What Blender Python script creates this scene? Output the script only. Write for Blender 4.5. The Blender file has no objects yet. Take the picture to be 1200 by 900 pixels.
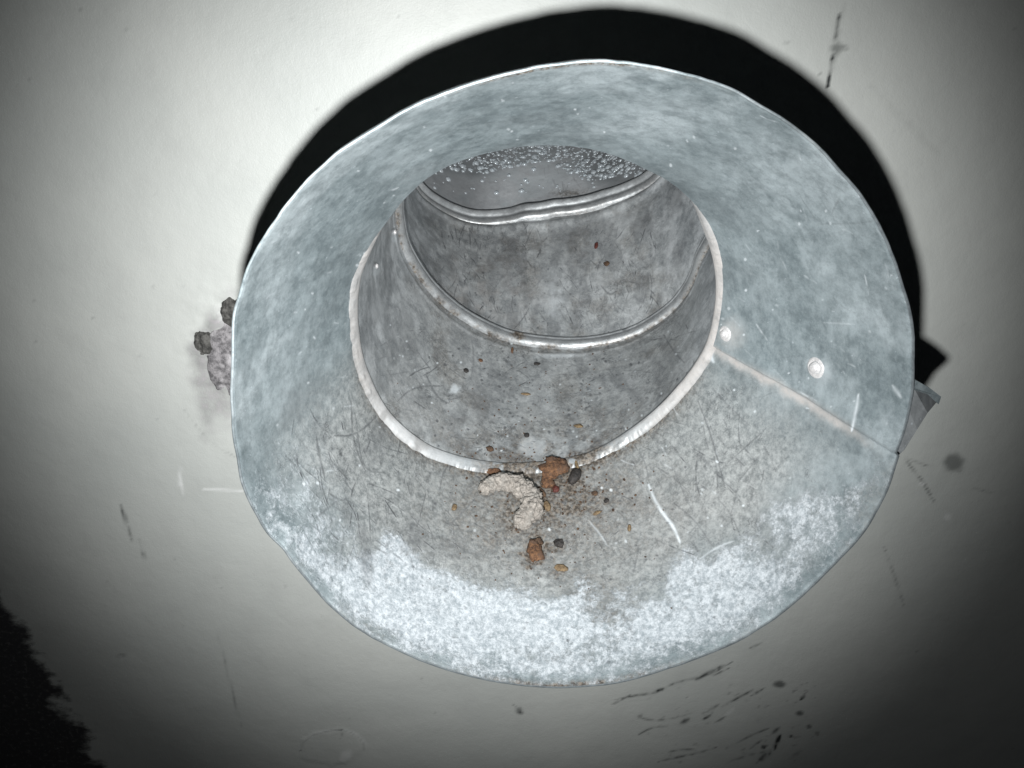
import bpy, bmesh, math, random
import numpy as np
from mathutils import Vector, Matrix

random.seed(7); rng = np.random.default_rng(7)
S = bpy.context.scene
COL = S.collection

# ------------------------------------------------------------------ frame of the place
# The hood's rim lies parallel to a plaster wall (world plane y = 0).  Sizes are in
# hood radii (0.1 m); K turns the survey frame (x right, y down, z ahead of the
# camera) into world metres.
R = 0.1
F = 900.0
def unit(v):
    v = np.asarray(v, float); return v / np.linalg.norm(v)
C_RIM = np.array([0.180, 0.135, 2.278]); N_RIM = unit([-0.022, -0.440, 1.0])
WALL_D = 0.95
Yw = N_RIM
Zw = -unit(np.array([0, 1, 0]) - N_RIM[1] * N_RIM)
Xw = np.cross(Yw, Zw)
M3 = np.array([Xw, Yw, Zw])
T = -(M3 @ (C_RIM + WALL_D * N_RIM)) * R + np.array([0, 0, 1.3])
def W(p):                                    # survey -> world
    return (np.asarray(p) @ M3.T) * R + T
def proj(p):                                 # survey -> photo position (1200 x 900)
    return np.stack([600 + F * p[..., 0] / p[..., 2], 450 + F * p[..., 1] / p[..., 2]], -1)
def ray(px, py):
    return np.array([(px - 600) / F, (py - 450) / F, 1.0])
def on_plane(px, py, c, n):
    d = ray(px, py); return d * ((c @ n) / (d @ n))

# ------------------------------------------------------------------ camera
cd = bpy.data.cameras.new('camera'); cam = bpy.data.objects.new('camera', cd); COL.objects.link(cam)
rot = np.column_stack([M3 @ [1, 0, 0], M3 @ [0, -1, 0], M3 @ [0, 0, -1]])
cm = Matrix([list(map(float, rot[i])) + [float(T[i])] for i in range(3)] + [[0, 0, 0, 1]])
cam.matrix_world = cm
cd.sensor_width = 36; cd.lens = F / 1200 * 36; cd.clip_start = 0.005; cd.clip_end = 50
S.camera = cam

# ------------------------------------------------------------------ world, flash, exposure
w = bpy.data.worlds.new('World'); S.world = w; w.use_nodes = True
w.node_tree.nodes['Background'].inputs[0].default_value = (0.75, 0.85, 1.0, 1)
w.node_tree.nodes['Background'].inputs[1].default_value = 0.004
L_POS = np.array([-0.081, 0.435, 0.02])
ld = bpy.data.lights.new('phone_flash', 'SPOT'); lamp = bpy.data.objects.new('phone_flash', ld); COL.objects.link(lamp)
ld.energy = 6.9; ld.color = (0.985, 1.0, 1.0); ld.shadow_soft_size = 0.0048
ld.spot_size = math.radians(77); ld.spot_blend = 1.0
lp = Vector(W(L_POS)); tgt = Vector(W(on_plane(580, 408, C_RIM + WALL_D * N_RIM, N_RIM)))
lamp.location = lp
lamp.rotation_euler = (tgt - lp).to_track_quat('-Z', 'Y').to_euler()
ld2 = ld.copy(); ld2.name = 'phone_flash_spill'; ld2.energy = .7; ld2.spot_size = math.radians(125)      # the flash's weak wide spill
lamp2 = bpy.data.objects.new('phone_flash_spill', ld2); COL.objects.link(lamp2)
lamp2.location = lp; lamp2.rotation_euler = lamp.rotation_euler
S.view_settings.view_transform = 'Standard'; S.view_settings.look = 'None'
S.view_settings.exposure = 0.0; S.view_settings.gamma = 1.0
S.render.engine = 'CYCLES'

# ------------------------------------------------------------------ helpers
def tag(o, label=None, cat=None, group=None, kind=None):
    for k, v in (('label', label), ('category', cat), ('group', group), ('kind', kind)):
        if v: o[k] = v
    return o
def link_mesh(name, me, mat, parent=None):
    o = bpy.data.objects.new(name, me); COL.objects.link(o)
    me.materials.append(mat)
    if parent:
        o.parent = parent
        if parent.parent is None: o.matrix_parent_inverse = Matrix.Translation(-parent.location)
    return o
def mesh_np(name, V, Fc, attrs=None, smooth=True):
    me = bpy.data.meshes.new(name)
    V = np.asarray(V, np.float32); Fc = np.asarray(Fc, np.int32)
    me.vertices.add(len(V)); me.vertices.foreach_set('co', V.ravel())
    n = Fc.shape[1]
    me.loops.add(Fc.size); me.loops.foreach_set('vertex_index', Fc.ravel())
    me.polygons.add(len(Fc)); me.polygons.foreach_set('loop_start', np.arange(0, Fc.size, n, dtype=np.int32))
    me.polygons.foreach_set('use_smooth', np.full(len(Fc), smooth))
    me.update(calc_edges=True); me.validate()
    for k, a in (attrs or {}).items():
        at = me.attributes.new(k, 'FLOAT', 'POINT'); at.data.foreach_set('value', np.asarray(a, np.float32).ravel())
    return me
def grid_faces(nu, nv, wrap=True):           # rows nv, columns nu (wrapping)
    j = np.arange(nv - 1)[:, None]; i = np.arange(nu if wrap else nu - 1)[None, :]
    a = j * nu + i; b = j * nu + (i + 1) % nu
    return np.stack([a, b, b + nu, a + nu], -1).reshape(-1, 4)

_tab = rng.random((64, 64, 64)).astype(np.float32)
def vnoise(p):
    p = np.asarray(p, float); i = np.floor(p).astype(int); f = p - i; f = f * f * (3 - 2 * f)
    out = 0
    for dx in (0, 1):
        for dy in (0, 1):
            for dz in (0, 1):
                wgt = (f[..., 0] if dx else 1 - f[..., 0]) * (f[..., 1] if dy else 1 - f[..., 1]) * (f[..., 2] if dz else 1 - f[..., 2])
                out = out + wgt * _tab[(i[..., 0] + dx) % 64, (i[..., 1] + dy) % 64, (i[..., 2] + dz) % 64]
    return out
def fbm(p, sc, oc=4, off=0.0):
    p = np.asarray(p) * sc + off; s = 0; a = .5; t = 0
    for k in range(oc):
        s = s + a * vnoise(p * (2 ** k) + 17.3 * k); t += a; a *= .5
    return s / t
def sstep(x, a, b):
    t = np.clip((x - a) / (b - a), 0, 1); return t * t * (3 - 2 * t)
def stroke(P, A, pts, width, val, jit=0.0, taper=True):
    """adds a worn line through pts (photo positions P of surface points) to mark array A"""
    pts = np.asarray(pts, float)
    if len(pts) > 2:                          # round the corners
        for _ in range(2):
            q = [pts[0]]
            for a, b in zip(pts[:-1], pts[1:]): q += [a * .75 + b * .25, a * .25 + b * .75]
            pts = np.array(q + [pts[-1]])
    m = 3 * width + 4
    lo = pts.min(0) - m; hi = pts.max(0) + m
    idx = np.nonzero((P[:, 0] > lo[0]) & (P[:, 0] < hi[0]) & (P[:, 1] > lo[1]) & (P[:, 1] < hi[1]))[0]
    if not len(idx): return
    Q = P[idx]; best = np.full(len(idx), 1e9); bt = np.zeros(len(idx))
    for k, (a, b) in enumerate(zip(pts[:-1], pts[1:])):
        d = b - a; t = np.clip(((Q - a) @ d) / (d @ d + 1e-9), 0, 1)
        D = np.hypot(*(Q - a - t[:, None] * d).T)
        u = D < best; best[u] = D[u]; bt[u] = ((k + t) / (len(pts) - 1))[u]
    ww = width * (0.35 + 0.65 * np.sin(np.pi * np.clip(bt, .03, .97)) ** .6 if taper else 1.0)
    v = val * np.exp(-(best / np.maximum(ww, .3)) ** 2)
    if jit: v = v * np.clip(1 - jit + 2 * jit * fbm(np.c_[Q * .16, np.zeros(len(Q))], 1, 3) * 1.1, 0, 1.3) ** (1 + 2 * jit)
    A[idx] = np.maximum(A[idx], v)
def blob(P, A, x, y, rx, ry, val, ang=0, soft=.35, rough=0.0, sc=.2):
    c, s = math.cos(math.radians(ang)), math.sin(math.radians(ang))
    m = max(rx, ry) * 2
    idx = np.nonzero((abs(P[:, 0] - x) < m) & (abs(P[:, 1] - y) < m))[0]
    if not len(idx): return
    q = P[idx] - (x, y); u = (q[:, 0] * c + q[:, 1] * s) / rx; v = (-q[:, 0] * s + q[:, 1] * c) / ry
    d = np.hypot(u, v)
    if rough: d = d + rough * (fbm(np.c_[P[idx], np.full(len(idx), x)], sc, 3) - .5) * 2
    A[idx] = np.maximum(A[idx], val * (1 - sstep(d, 1 - soft, 1 + soft)))

# ------------------------------------------------------------------ material builder
class NT:
    def __init__(s, name):
        s.m = bpy.data.materials.new(name); s.m.use_nodes = True; s.t = s.m.node_tree
        s.b = s.t.nodes['Principled BSDF']; s.tc = s.t.nodes.new('ShaderNodeTexCoord')
    def n(s, typ, **kw):
        x = s.t.nodes.new(typ)
        for k, v in kw.items(): setattr(x, k, v)
        return x
    def set(s, sock, v):
        if isinstance(v, bpy.types.NodeSocket): s.t.links.new(v, sock)
        else: sock.default_value = v
    def attr(s, name):
        a = s.n('ShaderNodeAttribute'); a.attribute_name = name; return a.outputs['Fac']
    def noise(s, scale, detail=6, rough=.6, vec=None, dist=0.0):
        x = s.n('ShaderNodeTexNoise'); s.set(x.inputs['Scale'], scale); s.set(x.inputs['Detail'], detail)
        s.set(x.inputs['Roughness'], rough); s.set(x.inputs['Distortion'], dist)
        s.t.links.new(vec or s.tc.outputs['Object'], x.inputs['Vector']); return x.outputs['Fac']
    def vor(s, scale, vec=None, out='Distance', feature='F1'):
        x = s.n('ShaderNodeTexVoronoi', feature=feature); s.set(x.inputs['Scale'], scale)
        s.t.links.new(vec or s.tc.outputs['Object'], x.inputs['Vector']); return x.outputs[out]
    def mapr(s, v, a, b, c=0.0, d=1.0, smooth=True):
        x = s.n('ShaderNodeMapRange'); x.clamp = True
        if smooth: x.interpolation_type = 'SMOOTHSTEP'
        s.set(x.inputs['Value'], v); x.inputs['From Min'].default_value = a; x.inputs['From Max'].default_value = b
        x.inputs['To Min'].default_value = c; x.inputs['To Max'].default_value = d; return x.outputs['Result']
    def math(s, op, a, b=0.0, clamp=False):
        x = s.n('ShaderNodeMath', operation=op); x.use_clamp = clamp; s.set(x.inputs[0], a); s.set(x.inputs[1], b); return x.outputs[0]
    def mix(s, f, a, b):
        x = s.n('ShaderNodeMix', data_type='RGBA'); s.set(x.inputs[0], f)
        s.set(x.inputs[6], (*a, 1) if isinstance(a, tuple) else a); s.set(x.inputs[7], (*b, 1) if isinstance(b, tuple) else b)
        return x.outputs[2]
    def mapping(s, scale):
        x = s.n('ShaderNodeMapping'); s.t.links.new(s.tc.outputs['Object'], x.inputs[0]); x.inputs['Scale'].default_value = scale
        return x.outputs[0]
    def bump(s, h, dist, strength=1.0, nrm=None):
        x = s.n('ShaderNodeBump'); s.set(x.inputs['Height'], h); x.inputs['Distance'].default_value = dist
        x.inputs['Strength'].default_value = strength
        if nrm is not None: s.t.links.new(nrm, x.inputs['Normal'])
        return x.outputs[0]
    def out(s, color=None, rough=None, metal=None, normal=None, spec=None):
        for k, v in (('Base Color', color), ('Roughness', rough), ('Metallic', metal), ('Normal', normal), ('Specular IOR Level', spec)):
            if v is not None: s.set(s.b.inputs[k], (*v, 1) if isinstance(v, tuple) else v)
        return s.m

def zinc(name, pale=(0.40, 0.46, 0.48), dull=(0.185, 0.225, 0.24), metal=.45, r0=.36, r1=.58, mott=.38):
    k = NT(name)
    big = k.noise(58, 8, .74, dist=.3); mid = k.noise(210, 8, .8); fine = k.noise(900, 4, .75)
    vp = k.mapping((1, 1, .25)); vs = k.vor(260, vp, 'Color')
    sep = k.n('ShaderNodeSeparateColor'); k.t.links.new(vs, sep.inputs[0])
    f = k.math('ADD', k.math('MULTIPLY', k.mapr(big, .42, .58), mott), k.math('MULTIPLY', k.mapr(mid, .38, .62), .42))
    f = k.math('ADD', f, k.math('MULTIPLY', sep.outputs[0], .14), clamp=True)
    f = k.math('SUBTRACT', f, k.math('MULTIPLY', k.mapr(fine, .4, .75), .18), clamp=True)
    base = k.mix(f, dull, pale)
    flecks = k.mapr(k.noise(620, 2, .5), .70, .78)
    base = k.mix(k.math('MULTIPLY', flecks, .55), base, (.62, .68, .72))
    pl = k.attr('pale'); base = k.mix(k.math('MULTIPLY', pl, k.mapr(mid, .3, .65, .35, 1.0), clamp=True), base, (.60, .665, .69))
    grain = k.noise(1700, 3, .8); base = k.mix(k.mapr(grain, .52, .72, 0, .30), base, dull)
    # grey rubbed zone (handled, dusty metal)
    rub = k.attr('rub'); rt = k.mapr(k.noise(330, 9, .85), .36, .64)
    base = k.mix(k.math('MULTIPLY', rub, .85), base, k.mix(rt, (.17, .178, .178), (.52, .53, .52)))
    def veins(sc, w, det, ds): return k.mapr(k.math('ABSOLUTE', k.math('SUBTRACT', k.noise(sc, det, .6, dist=ds), .5)), 0, w, 1, 0)
    vn = k.math('MULTIPLY', k.math('MAXIMUM', veins(95, .011, 4, 1.2), veins(190, .016, 3, .8)), k.mapr(k.noise(70, 3, .5, dist=.4), .50, .62))
    base = k.mix(k.math('MULTIPLY', k.math('MULTIPLY', vn, k.mapr(rub, .08, .5)), .62), base, (.10, .105, .11))
    # brown dirt
    dirt = k.attr('dirt'); dn = k.mapr(k.noise(520, 6, .75), .36, .62)
    dm = k.math('MULTIPLY', dirt, k.math('ADD', .62, k.math('MULTIPLY', dn, .85)), clamp=True)
    base = k.mix(dm, base, k.mix(k.mapr(k.noise(800, 3, .6), .4, .65), (.055, .045, .036), (.20, .17, .14)))
    # white zinc bloom, grainy
    wh = k.attr('white'); wn = k.noise(760, 6, .85); wm = k.noise(230, 5, .7)
    wf = k.math('ADD', wh, k.math('MULTIPLY', k.math('SUBTRACT', wn, .5), 1.9))
    wf = k.math('ADD', wf, k.math('MULTIPLY', k.math('SUBTRACT', wm, .5), 1.7))
    wmask = k.math('MULTIPLY', k.mapr(wf, .26, .86), k.mapr(wh, .03, .2))
    base = k.mix(k.math('MULTIPLY', wmask, .9), base, k.mix(k.mapr(k.noise(480, 8, .85), .38, .62), (.26, .295, .32), (.62, .655, .685)))
    tan = k.attr('dust')
    base = k.mix(k.math('MULTIPLY', tan, k.mapr(k.noise(1200, 4, .7), .25, .6, .6, 1.0)), base, k.mix(mid, (.38, .35, .33), (.56, .525, .50)))
    dk = k.attr('dark'); base = k.mix(k.math('MULTIPLY', dk, .8, clamp=True), base, (.10, .105, .112))
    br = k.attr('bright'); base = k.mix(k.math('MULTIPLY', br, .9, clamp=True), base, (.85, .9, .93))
    h = k.math('ADD', k.math('MULTIPLY', wmask, .9), k.math('MULTIPLY', fine, .35))
    h = k.math('ADD', h, k.math('MULTIPLY', tan, .8)); h = k.math('SUBTRACT', h, k.math('MULTIPLY', dk, .8))
    nr = k.bump(h, .00035, .6); nr = k.bump(k.noise(60, 3, .5), .0022, .45, nr)
    cover = k.math('MAXIMUM', wmask, k.math('MAXIMUM', tan, k.math('MULTIPLY', rub, .35)), clamp=True)
    met = k.math('MULTIPLY', k.math('SUBTRACT', 1.0, k.math('MAXIMUM', cover, dm)), metal, clamp=True)
    rg = k.math('ADD', k.mapr(mid, .3, .7, r0, r1), k.math('MULTIPLY', cover, .3), clamp=True)
    return k.out(base, rg, met, nr)

M_HOOD = zinc('galvanised_hood')
M_PIPE = zinc('galvanised_pipe', (.68, .705, .72), (.27, .29, .305), metal=.42, r0=.26, r1=.46, mott=.6)
M_ELBOW = zinc('shiny_elbow_zinc', (.86, .88, .90), (.60, .62, .64), metal=.30, r0=.28, r1=.42)
M_BEAD = zinc('bead_zinc', (.56, .575, .585), (.30, .31, .32), metal=.6, r0=.30, r1=.44)
M_EDGE = zinc('worn_zinc_edge', (.38, .40, .41), (.24, .255, .265), metal=.4, r0=.35, r1=.55)

def wall_mat():
    k = NT('painted_plaster')
    big = k.noise(9, 4, .5); base = k.mix(k.mapr(big, .35, .65), (.56, .58, .555), (.62, .635, .605))
    base = k.mix(k.math('MULTIPLY', k.mapr(k.noise(60, 6, .65), .45, .72), .12), base, (.40, .40, .39))
    lil = k.attr('lilac'); ln = k.mapr(k.noise(260, 6, .7), .36, .66)
    base = k.mix(k.math('MULTIPLY', lil, k.math('ADD', .35, k.math('MULTIPLY', ln, .65))), base, k.mix(ln, (.12, .115, .12), (.42, .40, .41)))
    dk = k.attr('dark'); base = k.mix(k.math('MULTIPLY', dk, 1.0, clamp=True), base, (.045, .05, .05))
    dark_corner = k.attr('dark_corner'); sn = k.math('ADD', dark_corner, k.math('MULTIPLY', k.math('SUBTRACT', k.noise(210, 7, .75, k.mapping((.6, 1, 1.4))), .5), 1.0))
    sm = k.mapr(sn, .28, .80); base = k.mix(k.math('MULTIPLY', sm, k.mapr(dark_corner, .02, .15)), base, k.mix(k.mapr(k.noise(400, 5, .7), .5, .75), (.06, .06, .063), (.20, .195, .19)))
    br = k.attr('bright'); base = k.mix(k.math('MULTIPLY', br, .8, clamp=True), base, (.86, .87, .86))
    h = k.math('ADD', k.noise(300, 7, .7), k.math('MULTIPLY', k.noise(1500, 3, .6), .35))
    h = k.math('SUBTRACT', h, k.math('MULTIPLY', dk, .7)); h = k.math('ADD', h, k.math('MULTIPLY', k.attr('bump'), 1.5))
    nr = k.bump(h, .0004, .6); nr = k.bump(k.noise(28, 3, .5), .0025, .3, nr)
    nr = k.bump(k.math('MULTIPLY', sm, -1.0), .0006, .7, nr)
    return k.out(base, k.mapr(dark_corner, 0, 1, .46, .85), 0.0, nr, .4)
M_WALL = wall_mat()

def crumb_mat(name, c1, c2, scale=700, rough=.9, bd=.0006, c3=None):
    k = NT(name); n1 = k.noise(scale, 6, .75); n2 = k.noise(scale * .35, 4, .6)
    base = k.mix(k.mapr(n1, .35, .65), c1, c2)
    if c3: base = k.mix(k.mapr(n2, .5, .66), base, c3)
    return k.out(base, rough, 0.0, k.bump(k.math('ADD', n1, n2), bd, .9))
M_CLAY = crumb_mat('dried_mud', (.19, .17, .15), (.43, .39, .35), 700, bd=.0009, c3=(.29, .27, .245))
M_RUST = crumb_mat('orange_rust', (.055, .028, .017), (.21, .105, .05), 700, c3=(.12, .07, .045))
M_BROWN = crumb_mat('brown_chip', (.035, .022, .015), (.13, .075, .042), 1100)
M_BLACK = crumb_mat('black_chip', (.012, .011, .011), (.045, .038, .034), 900, .6)
M_TAN = crumb_mat('tan_husk', (.10, .065, .035), (.27, .19, .105), 1100, .7)
M_RED = crumb_mat('red_speck', (.06, .014, .010), (.13, .035, .025), 900, .6)
M_LUMP = crumb_mat('lilac_mortar', (.13, .125, .13), (.40, .38, .39), 420, bd=.0009, c3=(.52, .50, .51))
M_LUMP_SHADE = crumb_mat('mortar_shadow', (.03, .03, .028), (.16, .155, .145), 330, bd=.0004)  # dark colour for the lumps that imitate the mortar's shadows
M_STRAW = crumb_mat('straw_fibre', (.10, .07, .04), (.24, .17, .09), 900)

# ------------------------------------------------------------------ rings of the duct
def frame(n):
    u = unit(np.cross([0, 1, 0], n)); v = np.cross(n, u); return u, v       # u right, v down
NT_ = 1440
TH = np.arange(NT_) / NT_ * 2 * np.pi
RIM_PX = [(650,79),(710,74.5),(783,85),(850,105),(900,131),(950,168),(1000,222),(1040,290),(1063,350),(1072,405),(1070,460),(1052,530),(1032,585),(1009,625),(967,670),(925,709),(868,748),(811,772),(754,791),(700,802),(650,804),(583,797),(517,781),(433,743),(383,703),(358,675),(333,640),(315,624),(298,592),(285,562),(276,490),(275,440),(278,370),(290,320),(330,255),(370,205),(450,148),(520,113),(580,93)]
THR_PX = [(410,370),(412,400),(427,455),(450,495),(500,535),(560,552),(620,554),(690,542),(745,513),(800,465),(835,415),(847,370),(848,320),(838,280),(815,240),(780,210),(755,198),(700,177),(640,170),(580,178),(530,193),(500,210),(478,230),(455,258),(432,290),(415,325)]
BEAD_PX = [(467,262),(474,290),(490,318),(520,352),(550,374),(590,393),(640,402),(700,401),(750,387),(790,360),(812,330),(821,300)]
ELB_PX = [(492,221),(520,240),(550,251),(575,252),(612,245),(650,240),(675,237),(712,227),(740,217),(760,207)]
def deviation(px, c, n, r, fade=False):
    u, v = frame(n); th = []; dr = []
    for x, y in px:
        q = on_plane(x, y, c, n) - c; a, b = q @ u, q @ v
        th.append(math.atan2(b, a) % (2 * np.pi)); dr.append(math.hypot(a, b) - r)
    th, dr = np.array(th), np.array(dr)
    if fade:                                   # only part of the ring was seen: fade out beyond it
        o = np.argsort(th); th, dr = th[o], dr[o]
        th = np.r_[max(th[0] - .5, 0.001), th, min(th[-1] + .5, 6.28)]; dr = np.r_[0, dr, 0]
    o = np.argsort(th); th, dr = th[o], dr[o]
    y = np.interp(TH, np.r_[th[-1] - 2 * np.pi, th, th[0] + 2 * np.pi], np.r_[dr[-1], dr, dr[0]])
    kk = 21 if not fade else 61
    ker = np.hanning(kk + 2)[1:-1]; ker /= ker.sum()
    return np.convolve(np.r_[y[-kk:], y, y[:kk]], ker, 'same')[kk:-kk]
THR_R = .715
C_THR = np.array([0.1035, -0.1941, 2.8485]) * THR_R / .7; N_THR = unit([-.159, -.713, 1])
N_BEAD = unit([-.02, -.80, 1]); C_BEAD = np.array([.1955, -.690, 3.127]) * (.735 / .66); R_BEAD = .735
N_ELB = unit([.02, -1.25, 1]); C_ELB = np.array([.135, -1.27, 4.02]); R_ELB = .735
d_rim = deviation(RIM_PX, C_RIM, N_RIM, 1.0); d_thr = deviation(THR_PX, C_THR, N_THR, THR_R)
d_bead = deviation(BEAD_PX, C_BEAD, N_BEAD, R_BEAD, True); d_elb = deviation(ELB_PX, C_ELB, N_ELB, R_ELB, True)
print('DEV', abs(d_rim).max(), abs(d_thr).max(), abs(d_bead).max(), abs(d_elb).max())
tw = np.stack([np.cos(TH), np.sin(TH), TH * 0], -1)
d_rim = d_rim + (fbm(tw, 9, 4) - .5) * .010
def ring(c, n, r):
    u, v = frame(n); r = np.broadcast_to(r, TH.shape)
    return c + (r * np.cos(TH))[:, None] * u + (r * np.sin(TH))[:, None] * v

# ------------------------------------------------------------------ the duct
duct = bpy.data.objects.new('air_duct', None); COL.objects.link(duct)
duct.location = W(C_THR); duct.empty_display_size = .02
tag(duct, 'galvanised steel duct mouth with a wide flared hood standing out of the pale wall', 'air duct')

# hood cone, inner face
rim_in = ring(C_RIM, N_RIM, 1.0 + d_rim); thr_ring = ring(C_THR, N_THR, THR_R + d_thr)
seam_th = math.atan2(*[float((on_plane(1046, 532, C_RIM, N_RIM) - C_RIM) @ k) for k in reversed(frame(N_RIM))])
nt_rows = 300
t = np.linspace(0, 1, nt_rows)[:, None, None]
P = thr_ring[None] * (1 - t) + rim_in[None] * t
axis = unit(C_THR - C_RIM); mid_c = C_THR * (1 - t) + C_RIM * t
rad = P - mid_c; rad = rad / np.linalg.norm(rad, axis=-1, keepdims=True)
# hand-hammered unevenness, slight belly, lap seam step
un = (fbm(P, 2.2, 3) - .5) * .030 * np.sin(np.pi * t[..., 0]) + (fbm(P, 7, 3, 3.3) - .5) * .006
un = un + .012 * np.sin(np.pi * t[..., 0])
dth = (TH[None] - seam_th + np.pi) % (2 * np.pi) - np.pi
dth = dth + (t[..., 0] - 1) * -.10 * 0
step = .010 * (1 - sstep(-dth, -.004, .004)) * 0
lap = -.011 * (sstep(-dth, -.003, .003)) * (1 - sstep(-dth, .0, .9))
rimroll = .002 * sstep(t[..., 0], .985, 1.0)
off = un + lap + rimroll
PH = P + rad * off[..., None]
Pf = PH.reshape(-1, 3); Q = proj(Pf)
Z0 = np.zeros(len(Pf)); hood = {k: Z0.copy() for k in ('white', 'rub', 'dirt', 'dust', 'dark', 'bright', 'pale')}
tt = np.repeat(np.linspace(0, 1, nt_rows), NT_); tf = np.tile(TH, nt_rows); dtf = dth.repeat(1, 0).reshape(-1) if dth.shape[0] == nt_rows else np.tile(dth[0], nt_rows)
N1 = fbm(Pf, 5, 5); N2 = fbm(Pf, 14, 4, 5.1); N3 = fbm(Pf, 34, 3, 9.7)
x, y = Q[:, 0], Q[:, 1]
# white bloom over the lower lip
upper = np.interp(x, [300, 340, 400, 470, 560, 640, 700, 760, 830, 900, 960, 1040], [560, 598, 610, 630, 664, 676, 676, 662, 640, 598, 565, 550])
band = sstep(y - upper + (N1 - .5) * 110 + (N2 - .5) * 60, -22, 48)
fade_e = 1 - .55 * sstep(tt, .90, .99) * (.5 + N2)
hood['white'] = band * (0.66 + .42 * N1) * fade_e
hood['white'] *= 1 - .25 * np.exp(-(((x - 700) / 40) ** 2 + ((y - 725) / 34) ** 2)) - .45 * np.exp(-(((x - 640) / 90) ** 2 + ((y - 765) / 18) ** 2))
hood['white'] = hood['white'] + band * .30 * np.exp(-(((x - 625) / 120) ** 2 + ((y - 735) / 50) ** 2))
hood['white'] *= 1 - .42 * sstep(x, 900, 1010)
hood['white'] = np.maximum(hood['white'], (.30 + .3 * N2) * np.exp(-(((x - 345) / 60) ** 2 + ((y - 590) / 75) ** 2)))
hood['pale'] = np.maximum(hood['pale'], .6 * sstep(N1 + .5 * (N2 - .5), .54, .72) * sstep(tt, .25, .6) * (1 - band))
for bx, by, rx, ry, vv in ((770,140,60,26,.55),(715,150,35,14,.4),(900,200,60,40,.35),(985,250,40,55,.38),(1010,360,45,40,.4),(930,470,60,50,.25),(320,330,26,60,.35),(330,440,30,60,.25),(880,330,40,60,.22),(620,95,90,12,.25),(470,190,50,22,.28),(940,560,80,45,.36)):
    g = np.exp(-(((x - bx) / rx) ** 2 + ((y - by) / ry) ** 2)) * vv * (0.3 + 1.4 * N2)
    hood['pale'] = np.maximum(hood['pale'], g * 1.5)
    hood['white'] = np.maximum(hood['white'], g * .30)
hood['pale'] = np.maximum(hood['pale'], .75 * sstep(tt, .45, .88) * sstep(N1 + .35 * (N2 - .5), .40, .62) * (1 - .6 * band))
hood['dark'] = np.maximum(hood['dark'], .30 * (1 - sstep(tt, .1, .55)) * sstep(-np.sin(tf), -.25, .5) * sstep(N1, .3, .7))  # natural shading around the mouth's upper edge, painted darker
# rubbed, scratched grey zone round the mouth's lower half
low = sstep(np.sin(tf), -.05, .45)
hood['rub'] = low * (1 - sstep(tt + (N1 - .5) * .5, .45, .95)) * (1 - sstep(dtf, -.9, -.05) * (1 - sstep(dtf, -.02, .02)) * .75)
hood['rub'] = np.where((dtf < 0) & (dtf > -2.2), hood['rub'] * .25, hood['rub'])
# dirt at the mouth's foot, the centre line and the bottom edge
foot = np.exp(-(tt / .075) ** 2) * sstep(np.sin(tf), .05, .6) * (.55 + 1.0 * N3) + .8 * np.exp(-(tt / .03) ** 2) * sstep(np.sin(tf), -.1, .4)
cen = np.exp(-(((x - 640) / 120) ** 2 + ((y - 595) / 70) ** 2)) * .75 * (.2 + 1.5 * N2)
cen = np.maximum(cen, np.exp(-(((x - 655) / 42) ** 2 + ((y - 572) / 24) ** 2)) * 1.1 * sstep(N3, .3, .6))
tail = np.exp(-(((x - 690) / 45) ** 2 + ((y - 700) / 60) ** 2)) * .5 * (.3 + N2)
edge = np.exp(-((1 - tt) / .02) ** 2) * np.exp(-((x - 660) / 130) ** 2) * 1.1 * (.2 + 1.3 * N3)
foot = foot * (.32 + .6 * np.exp(-((x - 640) / 90) ** 2))
hood['dirt'] = np.clip(np.maximum.reduce([foot * .9, cen, tail, edge]), 0, 1)
hood['dirt'] = np.maximum(hood['dirt'], .28 * band * sstep(N1, .5, .68))
sm_ = np.zeros(len(Pf))
for bx, by, rx, ry, v_, a_ in ((655,560,26,16,1.,20),(640,580,12,22,1.,10),(628,648,16,20,.9,10),(600,562,40,7,.95,6),(672,566,15,13,1.,-30),(700,585,26,9,.7,15),(655,640,13,9,.7,0),(657,668,16,9,.6,0),(580,552,16,8,.95,0),(643,600,9,15,.8,10),(592,602,9,8,.7,0),(715,728,30,20,.35,0),(690,540,24,6,.8,-10)):
    blob(Q, sm_, bx, by, rx, ry, v_, a_, .7, 1.0, .12)
hood['dirt'] = np.maximum(hood['dirt'], sm_)
# dusty fillet along the lap seam
sdist = np.abs(dtf - .016 - (N2 - .5) * .03 - (N3 - .5) * .02) * (.72 + .28 * tt)
hood['dust'] = np.exp(-(sdist / .021) ** 2) * (1 - sstep(tt, .70, 1.0)) * (.45 + .8 * N3)
hood['dust'] = np.maximum(hood['dust'], .3 * low * np.exp(-(((x - 760) / 200) ** 2 + ((y - 600) / 60) ** 2)) * N2)
hood['dark'] = np.maximum(hood['dark'], np.exp(-((dtf + .006) / .005) ** 2) * .30 * sstep(tt, .3, .8))
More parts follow.
